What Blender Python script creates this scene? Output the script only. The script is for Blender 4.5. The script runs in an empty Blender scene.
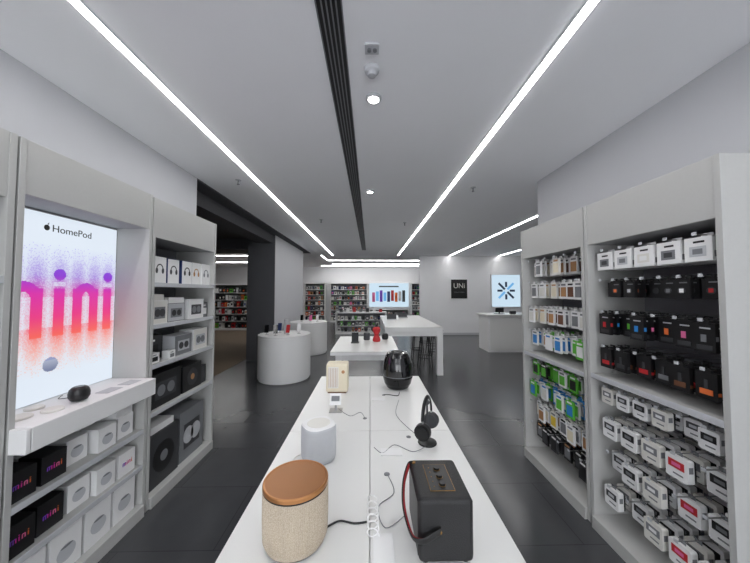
import bpy, math, random
from mathutils import Vector, Matrix
random.seed(7)
sc=bpy.context.scene
try:
    sc.view_settings.view_transform='Standard'
    sc.view_settings.look='None'
except Exception: pass

# ---------------------------------------------------------------- materials
MATS={}
def mat(name,col,rough=0.5,metal=0.0,emit=None,es=1.0,alpha=None,noise=0.0,nscale=20,bump=0.0,spec=None,trans=0.0,coat=0.0):
    m=bpy.data.materials.new(name); m.use_nodes=True
    nt=m.node_tree; b=nt.nodes['Principled BSDF']
    c=(col[0],col[1],col[2],1)
    b.inputs['Base Color'].default_value=c
    b.inputs['Roughness'].default_value=rough
    b.inputs['Metallic'].default_value=metal
    if spec is not None: b.inputs['Specular IOR Level'].default_value=spec
    if trans: b.inputs['Transmission Weight'].default_value=trans
    if coat: b.inputs['Coat Weight'].default_value=coat
    if emit:
        b.inputs['Emission Color'].default_value=(*emit,1); b.inputs['Emission Strength'].default_value=es
    if noise>0 or bump>0:
        tc=nt.nodes.new('ShaderNodeTexCoord'); n=nt.nodes.new('ShaderNodeTexNoise')
        n.inputs['Scale'].default_value=nscale; n.inputs['Detail'].default_value=4
        nt.links.new(tc.outputs['Object'],n.inputs['Vector'])
        if noise>0:
            mx=nt.nodes.new('ShaderNodeMix'); mx.data_type='RGBA'
            mx.inputs[6].default_value=(*[v*(1-noise) for v in col],1)
            mx.inputs[7].default_value=(*[min(1,v*(1+noise)) for v in col],1)
            nt.links.new(n.outputs['Fac'],mx.inputs[0]); nt.links.new(mx.outputs[2],b.inputs['Base Color'])
        if bump>0:
            bp=nt.nodes.new('ShaderNodeBump'); bp.inputs['Strength'].default_value=bump; bp.inputs['Distance'].default_value=0.002
            nt.links.new(n.outputs['Fac'],bp.inputs['Height']); nt.links.new(bp.outputs['Normal'],b.inputs['Normal'])
    MATS[name]=m; return m
def s(r,g,b):
    f=lambda v:(v/255/12.92 if v/255<=0.04045 else ((v/255+0.055)/1.055)**2.4)
    return (f(r),f(g),f(b))
mat('ceiling_paint',s(246,247,250),0.9,noise=0.015,nscale=3)
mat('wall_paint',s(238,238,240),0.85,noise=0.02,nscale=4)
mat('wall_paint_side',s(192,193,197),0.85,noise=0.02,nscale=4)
mat('wall_dark',s(84,85,89),0.7,noise=0.06,nscale=5)
mat('ceiling_dark',s(66,66,70),0.8,noise=0.1,nscale=5)
mat('unit_laminate',s(182,182,180),0.55,noise=0.03,nscale=60)
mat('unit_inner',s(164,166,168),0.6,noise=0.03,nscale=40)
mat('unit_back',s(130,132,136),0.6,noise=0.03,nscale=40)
mat('white_gloss',s(228,228,226),0.28,noise=0.01,nscale=2)
mat('white',s(234,234,234),0.45,noise=0.015,nscale=30)
mat('offwhite',s(222,220,214),0.5,noise=0.02,nscale=30)
mat('lightgrey',s(190,192,196),0.6,noise=0.03,nscale=60)
mat('grey',s(120,122,126),0.5,noise=0.03,nscale=40)
mat('darkgrey',s(58,59,62),0.5,noise=0.05,nscale=40)
mat('black',s(20,20,22),0.4,noise=0.05,nscale=40)
mat('black_gloss',s(12,12,14),0.1)
mat('black_leather',s(22,22,24),0.5,bump=0.6,nscale=350)
mat('red_leather',s(150,30,34),0.5,bump=0.3,nscale=200)
mat('metal',s(190,190,192),0.3,metal=1.0)
mat('brass',s(170,132,74),0.45,metal=0.7)
mat('copper_wood',s(162,110,68),0.38,metal=0.3,noise=0.10,nscale=9)
mat('copper_rim',s(190,134,86),0.3,metal=0.7)
mat('cream',s(226,216,192),0.5,noise=0.04,nscale=60)
mat('tan',s(176,130,86),0.5,noise=0.05,nscale=30)
mat('brown',s(104,66,44),0.5,noise=0.05,nscale=30)
mat('orange',s(222,110,54),0.5,noise=0.03,nscale=30)
mat('red',s(190,42,46),0.45,noise=0.03,nscale=30)
mat('pink',s(224,110,160),0.45,noise=0.03,nscale=30)
mat('magenta',s(215,50,160),0.45,noise=0.03,nscale=30)
mat('blue',s(48,130,200),0.45,noise=0.03,nscale=30)
mat('navy',s(36,54,104),0.45,noise=0.03,nscale=30)
mat('green',s(96,186,62),0.45,noise=0.03,nscale=30)
mat('yellow',s(228,196,60),0.45,noise=0.03,nscale=30)
mat('violet',s(120,70,190),0.45,noise=0.03,nscale=30)
mat('smoked',s(10,10,12),0.06,coat=0.6)
mat('cable',s(60,60,62),0.5)
mat('light_strip',(1,1,1),0.5,emit=(1.0,0.99,0.98),es=29)
mat('light_strip_far',(1,1,1),0.5,emit=(1.0,0.99,0.97),es=22)
mat('downlight',(1,1,1),0.5,emit=(1.0,0.97,0.93),es=30)
mat('screen_blue',s(20,22,24),0.4,emit=s(205,228,244),es=0.95)
mat('screen_navy',s(20,22,24),0.4,emit=s(24,50,80),es=0.6)
mat('screen_sky',s(20,22,24),0.4,emit=s(110,180,235),es=0.9)

# floor: large dark tiles
m=bpy.data.materials.new('floor_tile'); m.use_nodes=True; nt=m.node_tree; b=nt.nodes['Principled BSDF']
tc=nt.nodes.new('ShaderNodeTexCoord'); br=nt.nodes.new('ShaderNodeTexBrick')
br.offset=0.5; br.inputs['Scale'].default_value=1.0
br.inputs['Brick Width'].default_value=1.2; br.inputs['Row Height'].default_value=0.6
br.inputs['Mortar Size'].default_value=0.003; br.inputs['Mortar Smooth'].default_value=0.1
br.inputs['Color1'].default_value=(*s(71,72,75),1); br.inputs['Color2'].default_value=(*s(75,76,79),1)
br.inputs['Mortar'].default_value=(*s(58,58,61),1)
nt.links.new(tc.outputs['Object'],br.inputs['Vector'])
no=nt.nodes.new('ShaderNodeTexNoise'); no.inputs['Scale'].default_value=3; no.inputs['Detail'].default_value=6
nt.links.new(tc.outputs['Object'],no.inputs['Vector'])
mx=nt.nodes.new('ShaderNodeMix'); mx.data_type='RGBA'; mx.blend_type='MULTIPLY'; mx.inputs[0].default_value=0.35
nt.links.new(br.outputs['Color'],mx.inputs[6]); nt.links.new(no.outputs['Fac'],mx.inputs[7])
nt.links.new(mx.outputs[2],b.inputs['Base Color'])
b.inputs['Roughness'].default_value=0.22
MATS['floor_tile']=m
mat('carpet',s(122,106,88),0.9,noise=0.15,nscale=25)

# ribbed fabric
m=bpy.data.materials.new('fabric'); m.use_nodes=True; nt=m.node_tree; b=nt.nodes['Principled BSDF']
b.inputs['Roughness'].default_value=0.85
tc=nt.nodes.new('ShaderNodeTexCoord'); ch=nt.nodes.new('ShaderNodeTexNoise'); ch.inputs['Scale'].default_value=700
mp=nt.nodes.new('ShaderNodeMapping'); mp.inputs['Scale'].default_value=(1,1,0.5)
nt.links.new(tc.outputs['Object'],mp.inputs['Vector']); nt.links.new(mp.outputs['Vector'],ch.inputs['Vector'])
r=nt.nodes.new('ShaderNodeValToRGB'); r.color_ramp.elements[0].position=0.3; r.color_ramp.elements[1].position=0.7
r.color_ramp.elements[0].color=(*s(160,146,128),1); r.color_ramp.elements[1].color=(*s(202,190,172),1)
nt.links.new(ch.outputs['Fac'],r.inputs[0]); nt.links.new(r.outputs[0],b.inputs['Base Color'])
MATS['fabric']=m

m=bpy.data.materials.new('display_image'); m.use_nodes=True; nt=m.node_tree; b=nt.nodes['Principled BSDF']
at=nt.nodes.new('ShaderNodeVertexColor'); at.layer_name='Col'
nt.links.new(at.outputs['Color'],b.inputs['Emission Color']); b.inputs['Emission Strength'].default_value=0.93
b.inputs['Base Color'].default_value=(0.02,0.02,0.02,1); b.inputs['Roughness'].default_value=0.3
MATS['display_image']=m

# ---------------------------------------------------------------- mesh builder
class B:
    def __init__(s_): s_.v=[];s_.f=[];s_.m=[];s_.sm=[]
    def add(s_,vs,fs,mt,smooth=False):
        o=len(s_.v); s_.v+= [tuple(p) for p in vs]
        for f in fs: s_.f.append(tuple(i+o for i in f)); s_.m.append(mt); s_.sm.append(smooth)
    def box(s_,x0,x1,y0,y1,z0,z1,mt,rz=0,rx=0,ry=0):
        if x0>x1:x0,x1=x1,x0
        if y0>y1:y0,y1=y1,y0
        vs=[Vector((x,y,z)) for z in(z0,z1) for y in(y0,y1) for x in(x0,x1)]
        if rz or rx or ry:
            c=Vector(((x0+x1)/2,(y0+y1)/2,(z0+z1)/2))
            M=Matrix.Rotation(rz,3,'Z')@Matrix.Rotation(ry,3,'Y')@Matrix.Rotation(rx,3,'X')
            vs=[M@(p-c)+c for p in vs]
        s_.add(vs,[(0,2,3,1),(4,5,7,6),(0,1,5,4),(2,6,7,3),(0,4,6,2),(1,3,7,5)],mt)
    def cyl(s_,p0,p1,r,mt,n=16,r1=None,smooth=True,cap=None):
        p0=Vector(p0);p1=Vector(p1);d=(p1-p0).normalized()
        a=Vector((0,0,1)) if abs(d.z)<0.9 else Vector((1,0,0))
        u=d.cross(a).normalized(); w=d.cross(u)
        r1=r if r1 is None else r1
        A=[p0+(u*math.cos(2*math.pi*i/n)+w*math.sin(2*math.pi*i/n))*r for i in range(n)]
        C=[p1+(u*math.cos(2*math.pi*i/n)+w*math.sin(2*math.pi*i/n))*r1 for i in range(n)]
        s_.add(A+C,[(i,(i+1)%n,n+(i+1)%n,n+i) for i in range(n)],mt,smooth)
        s_.add(A,[tuple(range(n))[::-1]],cap or mt); s_.add(C,[tuple(range(n))],cap or mt)
    def lathe(s_,c,prof,mt,n=48,shape=None):
        rings=[]
        for p in prof:
            ring=[]
            for i in range(n):
                a=2*math.pi*i/n; k=shape(a) if shape else 1
                ring.append((c[0]+p[0]*k*math.cos(a),c[1]+p[0]*k*math.sin(a),c[2]+p[1]))
            rings.append(ring)
        for j in range(len(prof)-1):
            mm=prof[j][2] if len(prof[j])>2 else mt
            s_.add(rings[j]+rings[j+1],[(i,(i+1)%n,n+(i+1)%n,n+i) for i in range(n)],mm,True)
        if prof[0][0]>1e-5: s_.add(rings[0],[tuple(range(n))[::-1]],mt)
        if prof[-1][0]>1e-5:
            s_.add(rings[-1],[tuple(range(n))],prof[-1][2] if len(prof[-1])>2 else mt)
    def tube(s_,pts,r,mt,n=8,closed=False,flat=None,sub=6):
        P=[Vector(p) for p in pts]
        if sub>1 and len(P)>2:
            Q=[];L=len(P)
            rng=range(L if closed else L-1)
            for i in rng:
                g=lambda k:(P[k%L] if closed else P[max(0,min(L-1,k))])
                a,b_,c,d=g(i-1),g(i),g(i+1),g(i+2)
                for k in range(sub):
                    t=k/sub
                    Q.append(0.5*((2*b_)+(c-a)*t+(2*a-5*b_+4*c-d)*t*t+(3*b_-a-3*c+d)*t**3))
            if not closed:Q.append(P[-1])
            P=Q
        L=len(P); rings=[]; up=None
        for i in range(L):
            t=((P[(i+1)%L]-P[i-1]) if closed else (P[min(L-1,i+1)]-P[max(0,i-1)])).normalized()
            if up is None: up=Vector((0,0,1)) if abs(t.z)<0.9 else Vector((1,0,0))
            u=t.cross(up).normalized(); w=u.cross(t).normalized(); up=w
            ru,rw=(r,r) if flat is None else flat
            rings.append([P[i]+u*math.cos(2*math.pi*k/n)*ru+w*math.sin(2*math.pi*k/n)*rw for k in range(n)])
        vs=[p for q in rings for p in q]; fs=[]
        for i in range(L if closed else L-1):
            j=(i+1)%L
            for k in range(n): fs.append((i*n+k,i*n+(k+1)%n,j*n+(k+1)%n,j*n+k))
        if not closed: fs.append(tuple(range(n))[::-1]); fs.append(tuple((L-1)*n+k for k in range(n)))
        s_.add(vs,fs,mt,True)
    def prism_x(s_,x0,x1,pts,mt):
        n=len(pts)
        A=[(x0,p[0],p[1]) for p in pts];C=[(x1,p[0],p[1]) for p in pts]
        s_.add(A+C,[tuple(range(n))[::-1],tuple(range(n,2*n))]+[(i,(i+1)%n,n+(i+1)%n,n+i) for i in range(n)],mt)
    def build(s_,name,bevel=0,parent=None,seg=2):
        me=bpy.data.meshes.new(name)
        xs=[p[0] for p in s_.v];ys=[p[1] for p in s_.v];zs=[p[2] for p in s_.v]
        o=Vector(((min(xs)+max(xs))/2,(min(ys)+max(ys))/2,min(zs)))
        me.from_pydata([(p[0]-o.x,p[1]-o.y,p[2]-o.z) for p in s_.v],[],s_.f)
        names=[]
        for k in s_.m:
            if k not in names:names.append(k)
        for k in names: me.materials.append(MATS[k])
        idx={k:i for i,k in enumerate(names)}
        me.polygons.foreach_set('material_index',[idx[k] for k in s_.m])
        me.polygons.foreach_set('use_smooth',s_.sm)
        me.update()
        import bmesh
        bm=bmesh.new(); bm.from_mesh(me); bmesh.ops.recalc_face_normals(bm,faces=bm.faces); bm.to_mesh(me); bm.free()
        ob=bpy.data.objects.new(name,me); sc.collection.objects.link(ob); ob.location=o
        if bevel:
            md=ob.modifiers.new('Bevel','BEVEL'); md.width=bevel; md.segments=seg; md.limit_method='ANGLE'; md.angle_limit=math.radians(50)
        if parent:
            ob.parent=parent; ob.matrix_parent_inverse=parent.matrix_basis.inverted()
        return ob
def text(name,body,size,loc,rot,mt,parent=None,sx=1.0,ext=0.0006,align='CENTER'):
    cu=bpy.data.curves.new(name,'FONT'); cu.body=body; cu.size=size; cu.extrude=ext; cu.align_x=align
    cu.materials.append(MATS[mt]); ob=bpy.data.objects.new(name,cu); sc.collection.objects.link(ob)
    ob.location=loc; ob.rotation_euler=[math.radians(a) for a in rot]; ob.scale=(sx,1,1)
    if parent: ob.parent=parent; ob.matrix_parent_inverse=parent.matrix_basis.inverted()
    return ob
RL=(90,0,90); RF=(90,0,0); RR=(90,0,-90)

# ---------------------------------------------------------------- room shell
H=3.05
def shell(name,x0,x1,y0,y1,z0,z1,mt):
    q=B(); q.box(x0,x1,y0,y1,z0,z1,mt); return q.build(name)
shell('floor',-9,7,-4,16.2,-0.1,0,'floor_tile')
shell('floor_carpet',-8.9,-3.05,3.7,15.9,0.0,0.006,'carpet')
shell('ceiling',-2.13,7,-4,16.2,H,H+0.12,'ceiling_paint')
shell('ceiling_side',-9,-2.13,3.5,10.2,H-0.02,H+0.12,'ceiling_dark')
shell('ceiling_rear',-9,-2.13,10.2,16.2,H,H+0.12,'ceiling_paint')
shell('trim_1',-2.75,-2.35,3.62,6.9,H-0.22,H-0.02,'ceiling_dark')
shell('trim_2',-9,-2.75,7.4,7.9,H-0.3,H-0.02,'wall_dark')
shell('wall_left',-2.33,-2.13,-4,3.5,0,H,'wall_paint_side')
shell('wall_left_outer',-9.1,-9,3.5,16.2,0,H,'wall_dark')
shell('wall_left_return',-9,-2.33,3.38,3.5,0,H,'wall_dark')
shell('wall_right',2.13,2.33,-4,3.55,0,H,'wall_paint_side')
shell('wall_right_return',2.33,7,3.43,3.55,0,H,'wall_paint')
shell('wall_right_outer',7,7.1,3.55,16.2,0,H,'wall_paint')
shell('wall_right_rear',1.93,7,11.0,11.15,0,H,'wall_paint')
shell('wall_back',-9,7,16.0,16.2,0,H,'wall_paint')
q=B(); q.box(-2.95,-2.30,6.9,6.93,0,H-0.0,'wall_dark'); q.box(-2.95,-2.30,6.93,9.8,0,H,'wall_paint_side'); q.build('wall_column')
q=B(); q.box(1.93,7,10.985,11.0,0,0.08,'lightgrey'); q.build('baseboard_right')
q=B()
for x in (-2.13,-0.75,0.65,2.05): q.box(x,x+0.08,-3.98,-3.9,0,H,'darkgrey')
q.box(-2.13,2.13,-3.98,-3.9,0,0.1,'darkgrey'); q.box(-2.13,2.13,-3.98,-3.9,2.85,H,'darkgrey')
q.build('added_window_1')  # unseen storefront frame behind the camera, added so world light brightens the ceiling

# ---------------------------------------------------------------- ceiling items
def strip(x0,x1,y0,y1,mt='light_strip'):
    q=B(); q.box(x0,x1,y0,y1,H-0.009,H,mt)
    q.box(x0-0.005,x0-0.0005,y0,y1,H-0.0065,H,'lightgrey'); q.box(x1+0.0005,x1+0.005,y0,y1,H-0.0065,H,'lightgrey')
    return q.build('linear_ceiling_light')
strip(-1.442,-1.396,-3.0,10.8); strip(1.048,1.094,-3.0,10.8)
strip(3.045,3.09,4.0,10.9); strip(4.97,5.01,6.5,10.9)
strip(-1.9,2.3,12.6,12.66,'light_strip_far'); strip(-1.9,2.6,14.3,14.36,'light_strip_far'); strip(-2.6,2.6,15.2,15.26,'light_strip_far')
strip(-1.88,-1.84,10.9,12.4,'light_strip_far')
strip(-7.5,-4.6,11.0,11.06); strip(-7.5,-3.4,13.5,13.56)
q=B(); q.box(-0.268,-0.262,0.2,9.5,H-0.008,H,'grey'); q.box(-0.142,-0.136,0.2,9.5,H-0.008,H,'grey')
q.box(-0.262,-0.142,0.2,9.5,H-0.002,H,'black')
for i in range(4):
    x=-0.262+0.12*(i+1)/5
    q.box(x-0.0035,x+0.0035,0.2,9.5,H-0.008,H-0.002,'grey')
q.build('ceiling_air_vent')
def downlight(x,y,lit=True):
    q=B(); q.lathe((x,y,H-0.02),[(0.048,0.0),(0.055,0.006),(0.055,0.02)],'lightgrey',32)
    q.lathe((x,y,H-0.024),[(0.0,0.0),(0.034,0.0),(0.036,0.004)],'downlight' if lit else 'lightgrey',24)
    q.build('recessed_downlight')
downlight(0.025,2.0); downlight(0.0,3.9)
q=B(); q.lathe((0.01,1.74,H-0.05),[(0.0,0),(0.025,0.003),(0.03,0.02),(0.045,0.03),(0.05,0.05)],'lightgrey',32); q.build('smoke_detector')
q=B(); q.box(-0.03,0.05,1.55,1.62,H-0.012,H,'lightgrey'); q.cyl((-0.005,1.585,H-0.02),(-0.005,1.585,H-0.011),0.012,'grey'); q.cyl((0.027,1.585,H-0.02),(0.027,1.585,H-0.011),0.012,'grey'); q.build('ceiling_sensor_plate',0.002)
for (x,y) in ((-1.65,3.55),(1.38,3.75),(-0.95,5.5),(0.7,5.7)):
    q=B(); q.lathe((x,y,H-0.006),[(0.03,0),(0.035,0.006)],'lightgrey',20); q.cyl((x,y,H-0.05),(x,y,H-0.005),0.008,'grey',10); q.lathe((x,y,H-0.056),[(0.0,0),(0.016,0),(0.016,0.005)],'grey',12); q.build('fire_sprinkler')

# ---------------------------------------------------------------- wall units
DEP=0.43
def unit(side,xf,y0,y1,zt,zf,shelves,depth=DEP,backx=None):
    q=B(); X=lambda d:side*(abs(xf)+d)
    t=0.028
    q.box(X(0),X(depth),y0,y0+t,0,zt,'unit_laminate'); q.box(X(0),X(depth),y1-t,y1,0,zt,'unit_laminate')
    bd=depth if backx is None else backx
    q.box(X(bd-0.02),X(bd),y0+t,y1-t,0.08,zt-0.02,'unit_back')
    q.box(X(0.004),X(0.024),y0+t,y1-t,zf,zt,'unit_laminate')
    q.box(X(0.024),X(depth),y0+t,y1-t,zt-0.02,zt,'unit_laminate')
    q.box(X(0.024),X(bd-0.02),y0+t,y1-t,zf,zf+0.02,'unit_inner')
    q.box(X(-0.02),X(bd-0.02),y0+t,y1-t,0.0,0.085,'unit_laminate')
    for z in shelves:
        q.box(X(0.006),X(bd-0.02),y0+t,y1-t,z-0.018,z,'unit_laminate')
        q.box(X(0.0),X(0.006),y0+t,y1-t,z-0.03,z+0.004,'lightgrey')
    return q.build('retail_shelving_unit',0.0015,seg=1)
LX=1.68; RX=1.58
unit(-1,LX,0.50,1.365,2.40,2.09,[1.72,1.39,1.08,0.71])
unit(-1,LX,1.375,2.215,2.40,2.13,[0.63,0.37],depth=0.43,backx=0.24+0.19)
unit(-1,LX,2.225,3.13,2.39,2.08,[1.72,1.39,1.08,0.71])
unit(+1,RX,1.24,2.065,2.28,1.99,[1.07],depth=0.43)
unit(+1,RX,2.075,2.945,2.28,1.99,[1.05],depth=0.43)

def pkg(q,side,xfront,y,z0,w,h,d,base,face=None,decal=None,dc='darkgrey',dc2='grey',sidec=None):
    X=lambda k:side*(xfront+k)
    q.box(X(0),X(d),y-w/2,y+w/2,z0,z0+h,base)
    e=-0.0012
    if face: q.box(X(e),X(0),y-w/2+0.004,y+w/2-0.004,z0+0.004,z0+h-0.004,face)
    e0=e; e=-0.0024
    if decal=='disc':
        q.cyl((X(e),y,z0+h*0.5),(X(e0),y,z0+h*0.5),min(w,h)*0.34,dc,24,smooth=False)
        q.cyl((X(e*1.4),y,z0+h*0.5),(X(e),y,z0+h*0.5),min(w,h)*0.12,dc2,16,smooth=False)
    elif decal=='phones':
        n=14;R=min(w,h)*0.26;cy=y;cz=z0+h*0.54
        pts=[]
        for i in range(n+1):
            a=math.pi*i/n; pts.append((cy+R*math.cos(a),cz+R*1.1*math.sin(a)))
        for i in range(n,-1,-1):
            a=math.pi*i/n; pts.append((cy+R*0.78*math.cos(a),cz+R*0.85*math.sin(a)))
        for i in range(n):
            p=[pts[i],pts[i+1],pts[2*n+1-i-1],pts[2*n+1-i]]
            q.prism_x(X(e),X(e0),p,dc)
        for sg in(-1,1):
            el=[(cy+sg*R*0.88+R*0.33*math.cos(2*math.pi*k/14),cz-R*0.35+R*0.6*math.sin(2*math.pi*k/14)) for k in range(14)]
            q.prism_x(X(e*1.3),X(e0),el,dc)
    elif decal=='speaker':
        q.box(X(e),X(e0),y-w*0.33,y+w*0.33,z0+h*0.22,z0+h*0.72,dc)
        q.cyl((X(e*1.5),y-w*0.15,z0+h*0.47),(X(e),y-w*0.15,z0+h*0.47),h*0.17,dc2,16,smooth=False)
        q.cyl((X(e*1.5),y+w*0.15,z0+h*0.47),(X(e),y+w*0.15,z0+h*0.47),h*0.17,dc2,16,smooth=False)
    elif decal=='label':
        q.box(X(e),X(e0),y-w*0.3,y+w*0.3,z0+h*0.2,z0+h*0.62,dc)
        q.box(X(e),X(e0),y-w*0.25,y+w*0.15,z0+h*0.76,z0+h*0.84,dc2)
    elif decal=='pod':
        el=[(y+w*0.30*math.cos(2*math.pi*k/18),z0+h*0.44+w*0.27*math.sin(2*math.pi*k/18)) for k in range(18)]
        q.prism_x(X(e),X(e0),el,dc)
        el=[(y+w*0.2*math.cos(2*math.pi*k/18),z0+h*0.44+w*0.20+w*0.04*math.sin(2*math.pi*k/18)) for k in range(18)]
        q.prism_x(X(e*1.3),X(e),el,dc2)
    elif decal=='mini':
        cols=['violet','violet','magenta','magenta','pink','pink','orange']
        ks=[-0.28,-0.20,-0.12,-0.02,0.08,0.17,0.27]
        for i in range(7):
            yy=y+w*ks[i]
            q.box(X(e),X(e0),yy-w*0.018,yy+w*0.018,z0+h*0.42,z0+h*0.55,cols[i])
            if i in (3,6): q.box(X(e),X(e0),yy-w*0.018,yy+w*0.018,z0+h*0.58,z0+h*0.61,cols[i])
        for a,b_ in ((0,2),(4,5)): q.box(X(e),X(e0),y+w*ks[a],y+w*ks[b_],z0+h*0.535,z0+h*0.565,cols[a])
q=B()
for i,(y,c,dcc) in enumerate([(2.37,'white','darkgrey'),(2.55,'white','darkgrey'),(2.72,'white','black'),(2.88,'offwhite','tan'),(3.03,'white','grey')]):
    pkg(q,-1,1.73+0.01*(i%2),y,1.72,0.15,0.22,0.09,'navy' if i in(1,2) else c,'white','phones',dcc)
q.build('boxed_headphones')
q=B()
pkg(q,-1,1.72,2.37,1.39,0.18,0.19,0.12,'white','offwhite','speaker','grey','darkgrey')
pkg(q,-1,1.74,2.60,1.39,0.22,0.16,0.12,'darkgrey','lightgrey','speaker','grey','black')
pkg(q,-1,1.72,2.86,1.39,0.24,0.19,0.14,'white','white','speaker','darkgrey','grey')
pkg(q,-1,1.74,3.04,1.39,0.09,0.15,0.1,'darkgrey','grey','label','white','white')
q.box(-1.86,-1.74,2.50,2.70,1.55,1.60,'white'); q.box(-1.85,-1.74,2.30,2.44,1.58,1.63,'offwhite')
q.build('boxed_portable_speakers')
q=B()
pkg(q,-1,1.72,2.33,1.08,0.10,0.08,0.1,'white',None,'label','black','grey')
pkg(q,-1,1.82,2.42,1.08,0.26,0.20,0.12,'black','darkgrey','label','black','white')
pkg(q,-1,1.72,2.68,1.08,0.24,0.18,0.14,'lightgrey','grey','speaker','lightgrey','darkgrey')
pkg(q,-1,1.72,2.94,1.08,0.23,0.20,0.14,'white','offwhite','speaker','lightgrey','grey')
pkg(q,-1,1.70,2.50,1.08,0.08,0.07,0.06,'white',None,'label','grey','grey')
q.build('boxed_portable_speakers')
q=B()
pkg(q,-1,1.73,2.48,0.71,0.38,0.27,0.22,'black','black','speaker','darkgrey','grey')
pkg(q,-1,1.73,2.84,0.71,0.29,0.24,0.2,'black','black','disc','darkgrey','tan')
pkg(q,-1,1.74,3.04,0.71,0.08,0.18,0.2,'darkgrey',None)
q.build('boxed_party_speakers')
q=B()
pkg(q,-1,1.72,2.46,0.085,0.36,0.42,0.3,'darkgrey','darkgrey','disc','black','grey')
pkg(q,-1,1.73,2.85,0.085,0.36,0.45,0.3,'grey','grey','speaker','darkgrey','lightgrey')
q.box(-2.02,-1.74,2.34,2.60,0.505,0.56,'white')
q.build('boxed_party_speakers')
for z,nm in ((1.72,'boxed_headphones'),(1.39,'boxed_headphones'),(1.08,'boxed_portable_speakers'),(0.71,'boxed_portable_speakers'),(0.085,'boxed_party_speakers')):
    q=B()
    for i in range(4):
        pkg(q,-1,1.72,0.63+i*0.2,z,0.17,0.2 if z>1 else 0.26,0.12,'white' if (i+int(z*10))%2 else 'darkgrey',None,'phones' if z>1.2 else 'speaker','grey' if i%2 else 'black','grey')
    q.build(nm)

# ---- advertising display
par=B()
par.box(-2.10,-1.925,1.405,2.187,1.012,2.128,'unit_inner')
disp=par.build('advertising_display_screen')
def build_display():
    Y0,Y1,Z0,Z1=1.408,2.185,1.012,2.118; st=0.0044
    ny=int((Y1-Y0)/st); nz=int((Z1-Z0)/st)
    vs=[];fs=[];cols=[]
    strokes=[(1.43,0),(1.555,0),(1.68,0),(1.80,1),(1.91,0),(2.02,0),(2.122,1)]
    arches=[(1.43,1.555),(1.555,1.68),(1.91,2.02)]
    rnd=random.Random(3)
    def mixc(a,b_,t): return tuple(a[k]*(1-t)+b_[k]*t for k in range(3))
    bg=s(230,240,252)
    stops=[(1.15,s(255,175,125)),(1.30,s(255,140,105)),(1.40,s(252,96,90)),(1.50,s(240,45,130)),(1.64,s(222,30,170)),(1.75,s(140,45,215)),(1.95,s(125,85,240))]
    def grad(z):
        if z<=stops[0][0]:return stops[0][1]
        for i in range(len(stops)-1):
            if z<=stops[i+1][0]:
                return mixc(stops[i][1],stops[i+1][1],(z-stops[i][0])/(stops[i+1][0]-stops[i][0]))
        return stops[-1][1]
    for j in range(nz):
        for i in range(ny):
            y=Y0+(i+0.5)*st; z=Z0+(j+0.5)*st
            I=0;core=0
            for (sy,dot) in strokes:
                d=abs(y-sy)
                prof=max(0,1-(d/0.085)**1.5) if d<0.085 else 0
                if d<0.030 and 1.38<z<1.67: core=1
                if prof>0:
                    if z<1.44: I=max(I,prof*(1.15-(1.44-z)*4.0))
                    elif z>1.62: I=max(I,prof*(1.10-(z-1.62)*3.4))
                    else: I=max(I,prof*0.6)
                if dot and math.hypot(y-sy,(z-1.757))<0.035: core=1
                elif dot and 1.685<z<1.712 and d<0.035: I=min(I,0.35)
            for a,b_ in arches:
                c=(a+b_)/2
                R=math.hypot((y-c)/((b_-a)/2+0.030),(z-1.60)/0.11)
                r_=math.hypot((y-c)/((b_-a)/2-0.030),(z-1.60)/0.05)
                if z>1.60 and R<1 and r_>1: core=1
            t=0
            if core:t=0.98
            elif I>0:
                I=min(1,I)
                t=min(0.95,I*0.72+(0.22 if rnd.random()<I else -0.02))
                if I<0.3: t=0.42 if rnd.random()<I*0.8 else I*0.5
                t=max(0,t)
            col=mixc(bg,grad(z),t)
            rr=math.hypot((y-1.765)/0.042,(z-1.215)/0.042)
            if rr<1:
                k=0.5+0.5*((z-1.215)/0.042); col=mixc(s(110,120,155),s(185,192,212),max(0,min(1,k)))
                if (z-1.215)>0.028: col=s(150,160,200)
            n0=len(vs); xx=-1.9225
            vs+= [(xx,Y0+i*st,Z0+j*st),(xx,Y0+(i+1)*st,Z0+j*st),(xx,Y0+(i+1)*st,Z0+(j+1)*st),(xx,Y0+i*st,Z0+(j+1)*st)]
            fs.append((n0,n0+1,n0+2,n0+3)); cols+= [c for _ in range(4) for c in (*col,1.0)]
    me=bpy.data.meshes.new('display_picture'); me.from_pydata(vs,[],fs)
    ca=me.color_attributes.new('Col','FLOAT_COLOR','CORNER'); ca.data.foreach_set('color',cols)
    me.materials.append(MATS['display_image']); me.update()
    ob=bpy.data.objects.new('display_picture',me); sc.collection.objects.link(ob)
    ob.parent=disp; ob.matrix_parent_inverse=disp.matrix_basis.inverted()
build_display()
text('display_title','HomePod',0.060,(-1.920,1.865,2.015),RL,'black',disp)
q=B(); el=[(1.716+0.015*math.cos(2*math.pi*k/16),2.033+0.017*math.sin(2*math.pi*k/16)) for k in range(16)]
q.prism_x(-1.9224,-1.9205,el,'black'); q.prism_x(-1.9224,-1.9205,[(1.718,2.054),(1.727,2.065),(1.725,2.052)],'black'); q.build('display_logo',parent=disp)

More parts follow.
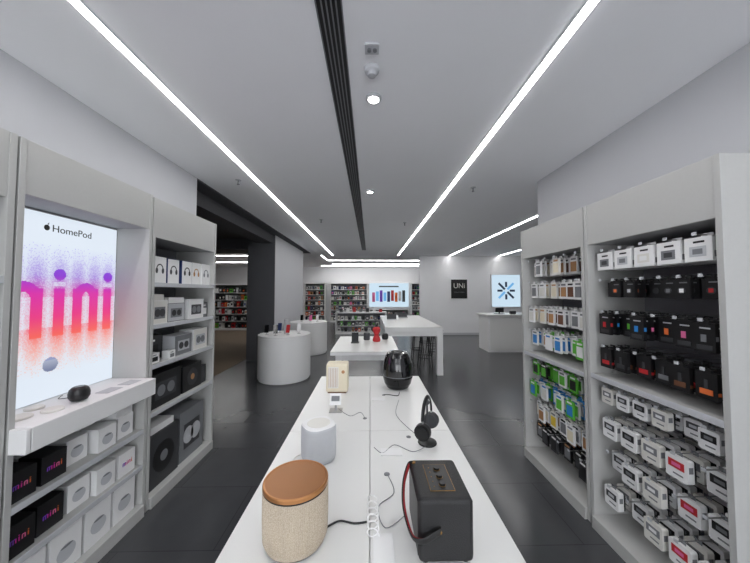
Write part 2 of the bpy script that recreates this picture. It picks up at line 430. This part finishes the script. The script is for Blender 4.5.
# white demo ledge
q=B(); q.box(-1.92,-1.60,1.38,1.40,0.89,1.005,'white'); q.box(-2.09,-1.60,1.405,2.185,0.89,1.008,'white'); q.build('demo_ledge',0.004)
q=B(); q.lathe((-1.72,1.74,1.010),[(0.02,0),(0.038,0.006),(0.048,0.025),(0.049,0.045),(0.044,0.066),(0.034,0.078),(0.028,0.080),(0.0,0.080)],'black',32)
q.lathe((-1.72,1.74,1.0905),[(0.026,0),(0.026,0.002),(0.0,0.0025)],'black_gloss',24); q.tube([(-1.76,1.74,1.013),(-1.80,1.78,1.012),(-1.86,1.76,1.012),(-1.9,1.82,1.012)],0.002,'cable'); q.build('small_round_speaker')
for (x,y,r) in ((-1.78,1.50,0.05),(-1.72,1.60,0.045),(-1.84,1.62,0.04)):
    q=B(); q.lathe((x,y,1.0085),[(r,0),(r*1.0,0.008),(r*0.9,0.012),(0,0.012)],'offwhite',32); q.build('charging_puck')
q=B()
for i in range(2): q.box(-1.74,-1.66,1.86+i*0.16,1.97+i*0.16,1.0085,1.011,'lightgrey')
q.build('product_information_cards')

q=B()
for i,(y,dark) in enumerate(((1.47,1),(1.625,1),(1.785,0),(1.93,0),(2.09,0))):
    xo=(0,0.01,0.05,0.0,0.02)[i]
    pkg(q,-1,1.715+xo,y,0.63,0.125,0.145,0.12,'black' if dark else 'white',None,'mini' if dark else 'pod','lightgrey','grey')
    pkg(q,-1,1.86,y,0.63,0.125,0.145,0.12,'white',None)
q.box(-1.86,-1.74,2.02,2.15,0.775,0.88,'white')
q.build('boxed_small_speakers')
q=B()
for i,(y,dark) in enumerate(((1.47,1),(1.625,1),(1.785,1),(1.93,0),(2.09,0))):
    xo=(0,0.02,0.03,0.0,0.0)[i]
    pkg(q,-1,1.715+xo,y,0.37,0.13,0.155,0.12,'black' if dark and i!=2 else 'white',None,'mini' if i in(0,1,4) else 'pod','lightgrey','grey')
    pkg(q,-1,1.875,y,0.37,0.13,0.155,0.12,'white',None)
q.build('boxed_small_speakers')
q=B()
for i in range(4):
    y=1.50+i*0.19
    pkg(q,-1,1.71,y,0.085,0.17,0.235,0.2,'white',None,'pod','lightgrey','grey')
q.build('boxed_small_speakers')

# ---- hanging products
def hang_row(side,xf,ys,zc,w,h,d,n,step,fn,nm,back=0.408,vary=2):
    q=B(); X=lambda k:side*(xf+k)
    for i,y in enumerate(ys):
        zr=zc+h/2+0.012
        q.cyl((X(0.02),y,zr),(X(back),y,zr),0.003,'metal',8)
        q.box(X(0.016),X(0.02),y-0.010,y+0.010,zr-0.004,zr+0.012,'lightgrey')
        nn=n-(random.randint(0,vary) if n>3 else 0)
        off=(n-nn)*step*0.7
        for k in range(nn):
            fn(q,side,xf+0.035+off+k*step,y,zc,w,h,d,i,k)
    return q.build(nm)
def tab(q,side,x,y,zt,w,mt='darkgrey'):
    q.box(side*x,side*(x+0.0015),y-w*0.22,y+w*0.22,zt,zt+0.022,mt)
def f_whitebox(q,side,x,y,zc,w,h,d,i,k):
    pkg(q,side,x,y,zc-h/2,w,h,d,'white','white','label',('lightgrey','grey','offwhite')[i%3],'black'); tab(q,side,x+d/2,y,zc+h/2,w,'white')
    X=lambda e:side*(x+e)
    q.box(X(-0.003),X(-0.0024),y-w*0.18,y+w*0.18,zc-h*0.2,zc+h*0.02,('grey','darkgrey','white')[i%3])
    q.box(X(0.01),X(d-0.02),y-w/2-0.001,y-w/2,zc-h*0.35,zc-h*0.1,'grey')
def f_black(q,side,x,y,zc,w,h,d,i,k):
    pkg(q,side,x,y,zc-h/2,w,h,d,'black','black',None); tab(q,side,x,y,zc+h/2,w,'black')
    X=lambda e:side*(x+e); c=('red','white','grey','darkgrey','lightgrey','orange','red')[(i+k)%7]
    el=[(y+w*0.25*math.cos(2*math.pi*t/14),zc-h*0.08+w*0.22*math.sin(2*math.pi*t/14)) for t in range(14)]
    q.prism_x(X(-0.0024),X(-0.0012),el,'darkgrey')
    q.box(X(-0.003),X(-0.0024),y-w*0.14,y+w*0.12,zc-h*0.18,zc+h*0.02,c)
    q.box(X(-0.0024),X(-0.0012),y-w*0.35,y+w*0.1,zc+h*0.3,zc+h*0.36,'grey')
def f_strap(q,side,x,y,zc,w,h,d,i,k):
    pkg(q,side,x,y,zc-h/2,w,h,d,'black',None); tab(q,side,x,y,zc+h/2,w,'black')
    c=('grey','red','blue','pink','tan','green','orange')[(i*3+k)%7]
    X=lambda e:side*(x+e)
    q.box(X(-0.002),X(0),y-w*0.36,y+w*0.36,zc-h*0.42,zc-h*0.26,'darkgrey')
    q.box(X(-0.003),X(0),y-w*0.10,y+w*0.14,zc-h*0.15,zc+h*0.10,c)
    q.box(X(-0.002),X(0),y-w*0.3,y+w*0.2,zc+h*0.3,zc+h*0.35,'lightgrey')
    q.box(X(0.002),X(d-0.002),y-w/2-0.0012,y-w/2,zc-h*0.1,zc+h*0.06,c)
def f_strap2(q,side,x,y,zc,w,h,d,i,k):
    pkg(q,side,x,y,zc-h/2,w,h,d,'black',None); tab(q,side,x,y,zc+h/2,w,'black')
    c=('orange','darkgrey','brown','red','grey','tan','red')[(i*2+k)%7]
    X=lambda e:side*(x+e)
    q.box(X(-0.003),X(0),y-w*0.3,y+w*0.3,zc-h*0.32,zc-h*0.12,c)
    q.box(X(-0.003),X(0),y-w*0.08,y+w*0.08,zc-h*0.1,zc+h*0.22,'darkgrey')
    q.box(X(0.002),X(d-0.002),y-w/2-0.0012,y-w/2,zc-h*0.30,zc-h*0.18,c)
def f_clam(q,side,x,y,zc,w,h,d,i,k):
    X=lambda e:side*(x+e)
    c=('white','white','offwhite')[(i+k)%3]
    pts=[];r=0.010
    for (cy,cz,a0) in ((y+w/2-r,zc-h*0.5+r,-90),(y+w/2-r,zc+h/2-r,0),(y-w/2+r,zc+h/2-r,90),(y-w/2+r,zc-h*0.5+r,180)):
        for t in range(4):
            a=math.radians(a0+t*30); pts.append((cy+r*math.cos(a),cz+r*math.sin(a)))
    q.prism_x(X(0),X(d),pts,c)
    q.prism_x(X(d),X(d+0.012),[(y+(p[0]-y)*0.96,zc+(p[1]-zc)*0.94) for p in pts],'black')
    spe=(i==1 and k==0 and int(round(zc*1000))%2==1)
    q.box(X(-0.0015),X(0),y-w*0.36,y+w*0.36,zc-h*0.04,zc+h*0.30,'red' if spe else ('black','darkgrey','grey')[(i+k)%3])
    q.box(X(-0.0022),X(-0.0015),y-w*0.2,y+w*0.2,zc+h*0.05,zc+h*0.20,'pink' if spe else ('grey','lightgrey','white')[(i+k)%3])
    q.box(X(-0.0015),X(0),y-w*0.3,y+w*0.15,zc-h*0.30,zc-h*0.24,'grey')
    q.box(X(0.008),X(d-0.006),y-w/2-0.001,y-w/2,zc-h*0.02,zc+h*0.24,'grey')
    tab(q,side,x+d/2,y,zc+h/2,w*0.7,'grey')
ysN=lambda n,a=1.30,b_=2.0:[a+(b_-a)*(i+0.5)/n for i in range(n)]
hang_row(1,RX,ysN(5),1.86,0.12,0.12,0.10,2,0.12,f_whitebox,'hanging_boxed_accessories')
hang_row(1,RX,ysN(7),1.665,0.08,0.10,0.018,4,0.05,f_black,'hanging_packaged_earphones')
hang_row(1,RX,ysN(6),1.43,0.09,0.14,0.018,5,0.045,f_strap,'hanging_packaged_watch_straps')
hang_row(1,RX,ysN(6),1.20,0.09,0.13,0.02,4,0.05,f_strap2,'hanging_packaged_watch_straps')
for zc in (0.940,0.725,0.501,0.275):
    hang_row(1,RX,ysN(6 if zc>0.8 else 5),zc,0.088 if zc>0.8 else 0.108,0.10 if zc>0.8 else 0.12,0.036,4,0.085,f_clam,'hanging_packaged_earbud_cases',vary=1)
def f_case(pal,brands=None):
    def f(q,side,x,y,zc,w,h,d,i,k):
        c=pal[(i*7+k*3+int(zc*10))%len(pal)]
        X=lambda e:side*(x+e)
        q.box(X(0),X(d),y-w/2,y+w/2,zc-h/2,zc+h/2,c[0]); q.box(X(-0.002),X(0),y-w*0.36,y+w*0.36,zc-h*0.36,zc+h*0.22,c[1])
        q.box(X(-0.002),X(0),y-w*0.3,y+w*0.3,zc+h*0.32,zc+h*0.42,c[2]); tab(q,side,x,y,zc+h/2,w,c[0])
    return f
P1=[('white','tan','grey'),('white','grey','grey'),('offwhite','cream','tan'),('white','brown','black'),('white','offwhite','grey')]
P2=[('white','green','green'),('white','blue','blue'),('white','white','blue'),('white','tan','green'),('white','blue','grey'),('green','white','white')]
P3=[('green','black','white'),('black','green','white'),('green','green','white'),('white','green','grey')]
P4=[('blue','white','white'),('white','green','blue'),('green','blue','white'),('white','offwhite','blue')]
P5=[('white','cream','grey'),('white','tan','grey'),('offwhite','yellow','grey'),('white','grey','black')]
P6=[('black','darkgrey','white'),('black','grey','tan'),('darkgrey','black','white')]
for zc,P in ((1.87,P1),(1.66,P1),(1.42,P1),(1.195,P2),(0.90,P3),(0.70,P4),(0.50,P5),(0.29,P6)):
    hang_row(1,RX,ysN(6,2.12,2.90),zc,0.09,0.14 if zc!=0.9 else 0.13,0.014,7,0.045,f_case(P),'hanging_packaged_phone_cases')

# ---------------------------------------------------------------- tables
def table(x0,x1,y0,y1,z,xs,ys,t=0.05,leg=0.07,inset=0.06):
    q=B(); g=0.0015
    X=[x0]+xs+[x1];Y=[y0]+ys+[y1]
    for i in range(len(X)-1):
        for j in range(len(Y)-1):
            q.box(X[i]+(g if i else 0),X[i+1]-(g if i<len(X)-2 else 0),Y[j]+(g if j else 0),Y[j+1]-(g if j<len(Y)-2 else 0),z-0.02,z,'white_gloss')
    q.box(x0,x1,y0,y1,z-t,z-0.02,'white')
    for lx in (x0+inset,x1-inset-leg):
        for ly in (y0+inset,y1-inset-leg): q.box(lx,lx+leg,ly,ly+leg,0,z-t,'white')
    q.box(x0+inset+leg,x1-inset-leg,y0+inset+0.02,y0+inset+0.04,z-t-0.08,z-t,'white')
    q.box(x0+inset+leg,x1-inset-leg,y1-inset-0.04,y1-inset-0.02,z-t-0.08,z-t,'white')
    return q.build('display_table',0.0015,seg=1)
TZ=0.90
table(-0.43,0.434,0.57,2.57,TZ,[0.0],[1.57])
table(-0.50,0.37,3.62,4.86,TZ,[],[])
table(0.30,1.45,5.67,8.5,0.95,[],[],t=0.10,leg=0.12,inset=0.0)
q=B()
for (x,y) in ((0.07,1.2),(-0.03,1.72),(0.1,2.1),(-0.24,2.0),(0.20,1.50)):
    q.lathe((x,y,TZ),[(0.012,0),(0.012,0.002),(0.0,0.002)],'grey',16)
q.build('cable_grommets')

# front fabric speaker
q=B(); c=(-0.227,0.905,TZ)
n=96
prof=[(0.086,0.0,'black'),(0.090,0.006,'fabric'),(0.094,0.02,'fabric'),(0.0965,0.08,'fabric'),(0.0965,0.148,'fabric'),(0.0965,0.1485,'black'),(0.0940,0.151,'copper_rim'),(0.0975,0.1535,'copper_rim'),(0.0975,0.163,'copper_rim'),(0.0955,0.1655,'copper_rim'),(0.0915,0.1655,'copper_wood'),(0.090,0.1635,'copper_wood'),(0.0,0.1635)]
prof=[(p[0],p[1]+ (0.012 if p[1]>0.1 else 0))+tuple(p[2:]) for p in prof]
q.lathe(c,prof,'copper_wood',n)
for i in range(120):
    a=2*math.pi*i/120; r=0.0963
    x=c[0]+r*math.cos(a);y=c[1]+r*math.sin(a)
    q.cyl((c[0]+0.0945*math.cos(a),c[1]+0.0945*math.sin(a),TZ+0.02),(x,y,TZ+0.08),0.0017,'fabric',6); q.cyl((x,y,TZ+0.08),(x,y,TZ+0.160),0.0017,'fabric',6)
q.tube([(-0.14,0.93,TZ+0.006),(-0.10,0.96,TZ+0.003),(-0.05,0.95,TZ+0.003),(-0.01,0.955,TZ+0.003)],0.003,'black')
q.build('round_fabric_speaker')

# guitar-amp style portable speaker
q=B(); x0,x1,y0,y1,z0,z1=0.135,0.287,0.805,1.0,TZ+0.006,TZ+0.176
sp=B(); sp.box(x0,x1,y0,y1,z0,z1,'black_leather'); par=sp.build('portable_amp_speaker',0.012,seg=4)
q.box(x0-0.0015,x0,y0+0.012,y1-0.012,z0+0.012,z1-0.012,'black')
q.box(x1,x1+0.0015,y0+0.012,y1-0.012,z0+0.012,z1-0.012,'black')
q.box(x0+0.040,x1-0.040,y0+0.035,y1-0.035,z1-0.001,z1+0.0012,'brass')
q.box(x0+0.0412,x1-0.0412,y0+0.0362,y1-0.0362,z1-0.001,z1+0.0016,'black')
for k in range(3):
    yy=y0+0.06+k*0.037
    q.cyl((x0+0.080,yy,z1+0.001),(x0+0.080,yy,z1+0.009),0.0095,'black',20,cap='black'); q.cyl((x0+0.080,yy,z1+0.0012),(x0+0.080,yy,z1+0.0025),0.0104,'brass',20)
for k in range(5): q.cyl((x0+0.055,y0+0.052+k*0.022,z1+0.001),(x0+0.055,y0+0.052+k*0.022,z1+0.0028),0.0016,'brass',8)
for k in range(4): q.cyl((x0+0.02 if k%2 else x1-0.02,y0+0.02 if k<2 else y1-0.02,TZ),(x0+0.02 if k%2 else x1-0.02,y0+0.02 if k<2 else y1-0.02,z0+0.003),0.01,'black',12)
q.build('controls_and_feet',parent=par)
q=B(); 
strap=[(x0+0.012,y1-0.02,z1-0.01),(x0-0.008,y1-0.03,z1-0.004),(x0-0.030,y1-0.08,z1-0.03),(x0-0.034,y0+0.07,z1-0.075),(x0-0.018,y0+0.01,z1-0.105),(x0+0.01,y0-0.012,z1-0.10),(x0+0.035,y0-0.012,z1-0.088),(x0+0.06,y0-0.004,z1-0.082)]
q.tube(strap,0.01,'black_leather',12,flat=(0.003,0.0115),sub=8)
st2=[(p[0]+0.004,p[1]+0.002,p[2]) for p in strap[1:6]]
q.tube(st2,0.01,'red_leather',12,flat=(0.0025,0.0100),sub=8)
q.cyl((x0+0.058,y0-0.008,z1-0.082),(x0+0.058,y0+0.001,z1-0.082),0.004,'brass',14); q.cyl((x0+0.012,y1-0.022,z1-0.01),(x0+0.012,y1-0.022,z1+0.003),0.006,'brass',14)
q.build('carry_strap',parent=par)

q=B(); sh=lambda a:1+0.05*math.cos(4*a+0.6)
q.lathe((-0.232,1.32,TZ),[(0.066,0,'grey'),(0.070,0.004,'lightgrey'),(0.0755,0.02,'lightgrey'),(0.0765,0.08,'lightgrey'),(0.0755,0.145,'lightgrey'),(0.0735,0.153,'white'),(0.069,0.157,'white'),(0.062,0.1575,'white'),(0.0,0.1575)],'lightgrey',64,sh)
q.lathe((-0.232,1.32,TZ+0.1575),[(0.052,0),(0.05,0.0012),(0,0.0012)],'offwhite',40)
q.tube([(-0.30,1.34,TZ+0.006),(-0.335,1.33,TZ+0.003),(-0.34,1.25,TZ+0.003),(-0.30,1.19,TZ+0.003)],0.0025,'offwhite')
q.build('fabric_smart_speaker')

q=B(); x0,x1,y0,y1=-0.325,-0.165,2.14,2.26; z0=TZ+0.008
q.box(x0,x1,y0,y1,z0,z0+0.205,'cream')
rb=q.build('retro_box_speaker',0.010,seg=3)
q=B(); q.box(x0+0.012,x1-0.012,y0+0.006,y1-0.006,TZ,z0+0.003,'brown')
q.box(x0+0.014,x0+0.092,y0-0.002,y0+0.004,z0+0.03,z0+0.185,'offwhite')
for k in range(6): q.box(x0+0.020+k*0.012,x0+0.0225+k*0.012,y0-0.003,y0-0.0019,z0+0.038,z0+0.178,'tan')
q.cyl((x1-0.034,y0-0.006,z0+0.15),(x1-0.034,y0+0.001,z0+0.15),0.012,'tan',20)
q.build('grille_and_dial',parent=rb)

q=B(); q.box(-0.255,-0.175,1.80,1.87,TZ,TZ+0.004,'metal'); q.box(-0.222,-0.208,1.83,1.834,TZ+0.004,TZ+0.06,'metal'); q.box(-0.25,-0.18,1.81,1.815,TZ+0.045,TZ+0.115,'white',rx=-0.5); q.box(-0.24,-0.19,1.808,1.8105,TZ+0.07,TZ+0.10,'grey',rx=-0.5)
q.build('price_sign_holder')

q=B(); c=(0.218,2.27,TZ)
q.lathe(c,[(0.072,0,'black_gloss'),(0.085,0.008,'black_gloss'),(0.104,0.04,'black_gloss'),(0.1165,0.085,'black_gloss'),(0.1175,0.10,'grey'),(0.1178,0.104,'smoked'),(0.118,0.15,'smoked'),(0.111,0.20,'smoked'),(0.097,0.245,'smoked'),(0.082,0.270,'smoked'),(0.072,0.277,'smoked'),(0.050,0.280,'darkgrey'),(0.046,0.276,'black'),(0.0,0.274)],'black',64)
q.tube([(0.22,2.15,TZ+0.004),(0.20,2.08,TZ+0.003),(0.14,2.10,TZ+0.003),(0.1,2.1,TZ+0.004)],0.003,'black')
q.build('dome_speaker')

q=B(); cx,cy=0.285,1.44
q.lathe((cx,cy,TZ),[(0.045,0),(0.047,0.003),(0.045,0.008),(0.0,0.009)],'black',32)
q.cyl((cx+0.0,cy+0.0,TZ+0.008),(cx,cy,TZ+0.205),0.005,'darkgrey',12); q.cyl((cx,cy-0.02,TZ+0.205),(cx,cy+0.02,TZ+0.205),0.010,'darkgrey',14)
hp=q.build('headphone_stand')
q=B(); th=math.radians(62); ux,uy=math.cos(th),math.sin(th)
arc=[]
for i in range(13):
    a=math.pi*(i/12); r=0.073
    arc.append((cx+ux*r*math.cos(a),cy+uy*r*math.cos(a),TZ+0.135+0.088*math.sin(a)))
q.tube(arc,0.01,'black',12,flat=(0.011,0.0055),sub=3)
for sg in(-1,1):
    bx,by=cx+ux*0.073*sg,cy+uy*0.073*sg
    q.tube([(bx,by,TZ+0.14),(bx,by,TZ+0.12),(bx,by,TZ+0.105)],0.005,'metal',8)
    P=lambda o:(bx+ux*o*sg,by+uy*o*sg,TZ+0.085)
    q.cyl(P(0.014),P(-0.008),0.038,'black',28); q.cyl(P(-0.008),P(-0.026),0.039,'darkgrey',28,r1=0.034); q.cyl(P(0.0145),P(0.018),0.030,'black_gloss',28)
q.build('over_ear_headphones')
q=B()
for pts in ([(0.27,1.40,TZ+0.004),(0.20,1.36,TZ+0.003),(0.12,1.42,TZ+0.003),(0.06,1.35,TZ+0.003),(0.02,1.40,TZ+0.003)],
            [(0.12,0.98,TZ+0.004),(0.05,0.93,TZ+0.003),(0.03,1.02,TZ+0.003),(0.09,1.09,TZ+0.003),(0.07,1.2,TZ+0.004)],
            [(0.26,1.48,TZ+0.003),(0.2,1.62,TZ+0.003),(0.16,1.78,TZ+0.003),(0.2,2.0,TZ+0.003)],
            [(-0.2,1.85,TZ+0.005),(-0.12,1.75,TZ+0.003),(-0.06,1.80,TZ+0.003),(-0.03,1.72,TZ+0.003)]):
    q.tube(pts,0.0015,'grey')
coil=[(0.01+0.018*math.cos(t*0.9),0.88+t*0.004,TZ+0.020+0.018*math.sin(t*0.9)) for t in range(40)]
q.tube(coil,0.0022,'white',6,sub=2)
q.build('security_cables')
q=B()
for (x,y,w,d) in ((0.10,1.36,0.10,0.06),(0.06,2.02,0.09,0.05),(-0.31,1.60,0.06,0.09),(0.04,0.86,0.06,0.10)):
    q.box(x-w/2,x+w/2,y-d/2,y+d/2,TZ+0.0002,TZ+0.004,'white')
q.build('price_labels',0.001)

q=B(); q.lathe((0.10,4.35,TZ),[(0.05,0),(0.06,0.02),(0.05,0.06),(0.03,0.10),(0.055,0.15),(0.06,0.19),(0.04,0.22),(0.0,0.225)],'red',24); q.cyl((0.10,4.35,TZ+0.22),(0.10,4.35,TZ+0.26),0.02,'black',12); q.build('red_portable_speaker')
q=B(); q.box(-0.28,-0.16,4.2,4.3,TZ,TZ+0.01,'black'); q.box(-0.27,-0.17,4.25,4.258,TZ+0.01,TZ+0.15,'black_gloss',rx=-0.25); q.build('tablet_on_stand')
q=B(); q.lathe((-0.05,4.5,TZ),[(0.045,0),(0.05,0.01),(0.05,0.10),(0.045,0.11),(0,0.11)],'darkgrey',24); q.build('small_cylinder_speaker')
q=B(); q.lathe((0.24,4.55,TZ),[(0.04,0),(0.05,0.02),(0.05,0.07),(0.035,0.09),(0,0.09)],'black',24); q.build('small_cylinder_speaker')
def ped(cx,cy,R,h):
    q=B(); q.lathe((cx,cy,0),[(R-0.02,0.0),(R-0.02,0.03),(R,0.032),(R,h-0.045),(R-0.006,h-0.042),(R-0.006,h-0.036),(R,h-0.033),(R,h-0.004),(R-0.004,h),(0,h)],'white',72)
    q.build('round_display_plinth')
ped(-1.66,5.62,0.49,0.84); ped(-1.69,7.92,0.50,0.84)
def phone(x,y,z,mt,h=0.15,w=0.075,rz=0):
    q=B(); q.lathe((x,y,z),[(0.035,0),(0.035,0.008),(0,0.009)],'metal',20); q.cyl((x,y,z+0.008),(x,y+0.004,z+0.08),0.006,'metal',10)
    q.box(x-w/2,x+w/2,y-0.008,y,z+0.04,z+0.04+h,mt,rx=-0.25,rz=rz); q.build('smartphone_on_stand',0.002)
phone(-1.95,5.45,0.84,'black_gloss'); phone(-1.75,5.35,0.84,'black_gloss',0.16,rz=0.2); phone(-1.55,5.45,0.84,'red',rz=-0.2); phone(-1.38,5.6,0.84,'white'); phone(-1.8,5.75,0.84,'navy')
phone(-1.85,7.8,0.84,'black_gloss'); phone(-1.6,7.75,0.84,'pink'); phone(-1.45,7.9,0.84,'white')
q=B(); q.lathe((-1.63,5.62,0.84),[(0.045,0),(0.045,0.27),(0.04,0.275),(0,0.275)],'lightgrey',24); q.build('product_display_tube')
for i,(x,y) in enumerate(((0.55,7.2),(0.9,7.8))):
    q=B(); q.box(x-0.12,x+0.12,y-0.08,y+0.08,0.95,0.962,'lightgrey'); q.box(x-0.12,x+0.12,y+0.075,y+0.082,0.962,1.09,'darkgrey',rx=-0.2); q.build('laptop_computer')
def stool(x,y):
    q=B(); z=0.68
    q.lathe((x,y,z),[(0.15,0),(0.17,0.01),(0.175,0.03),(0.165,0.045),(0.0,0.04)],'black',32)
    for a in range(4):
        t=math.radians(45+90*a); q.cyl((x+0.20*math.cos(t),y+0.20*math.sin(t),0),(x+0.11*math.cos(t),y+0.11*math.sin(t),z+0.005),0.013,'black',10)
    q.tube([(x+0.175*math.cos(2*math.pi*k/16),y+0.175*math.sin(2*math.pi*k/16),0.22) for k in range(16)],0.009,'black',8,closed=True,sub=1)
    q.tube([(x+0.13*math.cos(2*math.pi*k/16),y+0.13*math.sin(2*math.pi*k/16),0.54) for k in range(16)],0.007,'black',8,closed=True,sub=1)
    q.build('bar_stool')
stool(1.22,6.35); stool(1.62,7.0); stool(1.68,7.75); stool(1.2,7.2)

q=B(); q.box(3.25,4.7,7.8,8.5,0.0,0.98,'white'); q.box(3.20,4.75,7.75,8.55,0.98,1.03,'white_gloss'); q.box(3.3,4.65,7.785,7.80,0.06,0.94,'white_gloss'); q.build('service_counter',0.003)
q=B(); q.box(3.55,3.8,8.0,8.15,1.03,1.04,'black'); q.box(3.66,3.69,8.06,8.08,1.04,1.10,'black'); q.box(3.56,3.80,8.05,8.07,1.07,1.20,'black_gloss'); q.build('point_of_sale_monitor')
q=B(); q.box(3.95,4.1,7.95,8.05,1.03,1.12,'darkgrey'); q.build('card_terminal',0.01)
q=B(); q.box(4.68,5.84,10.94,10.99,1.05,2.34,'white'); q.box(4.71,5.81,10.935,10.94,1.08,2.31,'screen_blue')
ws=q.build('wall_display_screen')
q=B(); cx,cz=5.26,1.70
for k in range(4):
    a=math.radians(45*k); mtt='screen_navy' if k!=1 else 'screen_sky'
    for sg in(-1,1):
        X=cx+sg*0.24*math.cos(a);Z=cz+sg*0.24*math.sin(a); L=0.17 if k%2 else 0.10
        q.box(X-L,X+L,10.925,10.934,Z-0.04,Z+0.04,mtt,ry=-a)
q.build('screen_graphic',parent=ws)
q=B(); q.box(3.14,3.76,10.97,10.995,1.40,2.13,'black'); q.box(3.16,3.74,10.967,10.971,1.42,2.11,'black'); po=q.build('framed_poster')
text('poster_text','UNi',0.27,(3.45,10.964,1.80),RF,'offwhite',po); text('poster_text_small','limited edition',0.07,(3.45,10.964,1.62),RF,'grey',po)

q=B(); q.box(-0.08,2.2,15.93,15.99,0.78,2.18,'white'); q.box(-0.04,2.16,15.92,15.93,0.82,2.14,'screen_blue'); bs=q.build('rear_display_screen')
q=B()
for i in range(9):
    c=('pink','screen_sky','violet','screen_sky','navy','red','orange','lightgrey','darkgrey')[i]
    x=0.2+i*0.21; q.box(x-0.08,x+0.08,15.908,15.919,1.10+0.05*(i%2),1.62+0.06*(i%3),c)
q.box(0.5,1.6,15.91,15.919,1.92,1.99,'darkgrey')
q.build('screen_graphic',parent=bs)
def rear_shelf(x0,x1,y,z1,rows,nm='rear_shelving_unit',depth=0.35,z0s=0.1):
    q=B(); q.box(x0,x0+0.04,y,y+depth,0,z1,'white'); q.box(x1-0.04,x1,y,y+depth,0,z1,'white'); q.box(x0,x1,y+depth-0.03,y+depth,0,z1,'grey'); q.box(x0+0.04,x1-0.04,y,y+depth-0.03,z1-0.05,z1,'white'); q.box(x0+0.04,x1-0.04,y,y+depth-0.03,0,z0s,'white')
    dz=(z1-0.08-z0s)/rows
    for r in range(1,rows): q.box(x0+0.04,x1-0.04,y+0.02,y+depth-0.03,z0s+r*dz-0.02,z0s+r*dz,'white')
    q.build(nm)
    p=B(); cs=['red','black','white','orange','black','darkgrey','darkgrey','white','navy','black','grey','tan','green','grey','offwhite','black','lightgrey','pink','white','lightgrey','darkgrey','white']
    for r in range(rows):
        x=x0+0.08
        while x<x1-0.16:
            w=random.uniform(0.07,0.13); h=dz*random.uniform(0.5,0.75)
            p.box(x,x+w,y+0.04,y+0.2,z0s+r*dz,z0s+r*dz+h,random.choice(cs))
            p.box(x+w*0.2,x+w*0.8,y+0.036,y+0.04,z0s+r*dz+h*0.3,z0s+r*dz+h*0.7,random.choice(cs)); x+=w+0.04
    p.build('shelf_of_boxed_accessories')
rear_shelf(-2.2,-0.14,15.62,2.15,7); rear_shelf(2.26,3.9,15.62,2.15,7); rear_shelf(-3.6,-2.45,15.62,2.15,7); rear_shelf(-0.05,2.15,15.6,0.72,2)
rear_shelf(-1.35,0.65,11.2,0.86,3,'low_gondola_shelving',0.45)
rear_shelf(-7.6,-5.0,12.4,2.0,6)
rear_shelf(-4.7,-3.8,13.4,2.0,6)
q=B()
for i in range(7): q.box(-1.2+i*0.26,-1.08+i*0.26,11.3,11.4,0.86,0.98+0.03*(i%3),('darkgrey','white','red','grey')[i%4])
q.build('boxed_accessories')

# ---------------------------------------------------------------- lights
w=bpy.data.worlds.new('World'); sc.world=w; w.use_nodes=True
bg=w.node_tree.nodes['Background']; bg.inputs[0].default_value=(0.93,0.96,1.0,1); bg.inputs[1].default_value=5.2
for (x,y) in ((0.025,2.0),(0.0,3.9)):
    l=bpy.data.lights.new('downlight_spot','SPOT'); l.energy=12; l.spot_size=math.radians(80); l.spot_blend=0.8; l.shadow_soft_size=0.04
    o=bpy.data.objects.new('downlight_spot',l); o.location=(x,y,H-0.04); sc.collection.objects.link(o)

# ---------------------------------------------------------------- camera
cam=bpy.data.cameras.new('camera'); cam.lens=36*285/750; cam.sensor_width=36; cam.clip_start=0.02
co=bpy.data.objects.new('camera',cam); co.location=(0,0,1.65); co.rotation_euler=(math.radians(92.1),0,math.radians(-1.0)); sc.collection.objects.link(co); sc.camera=co
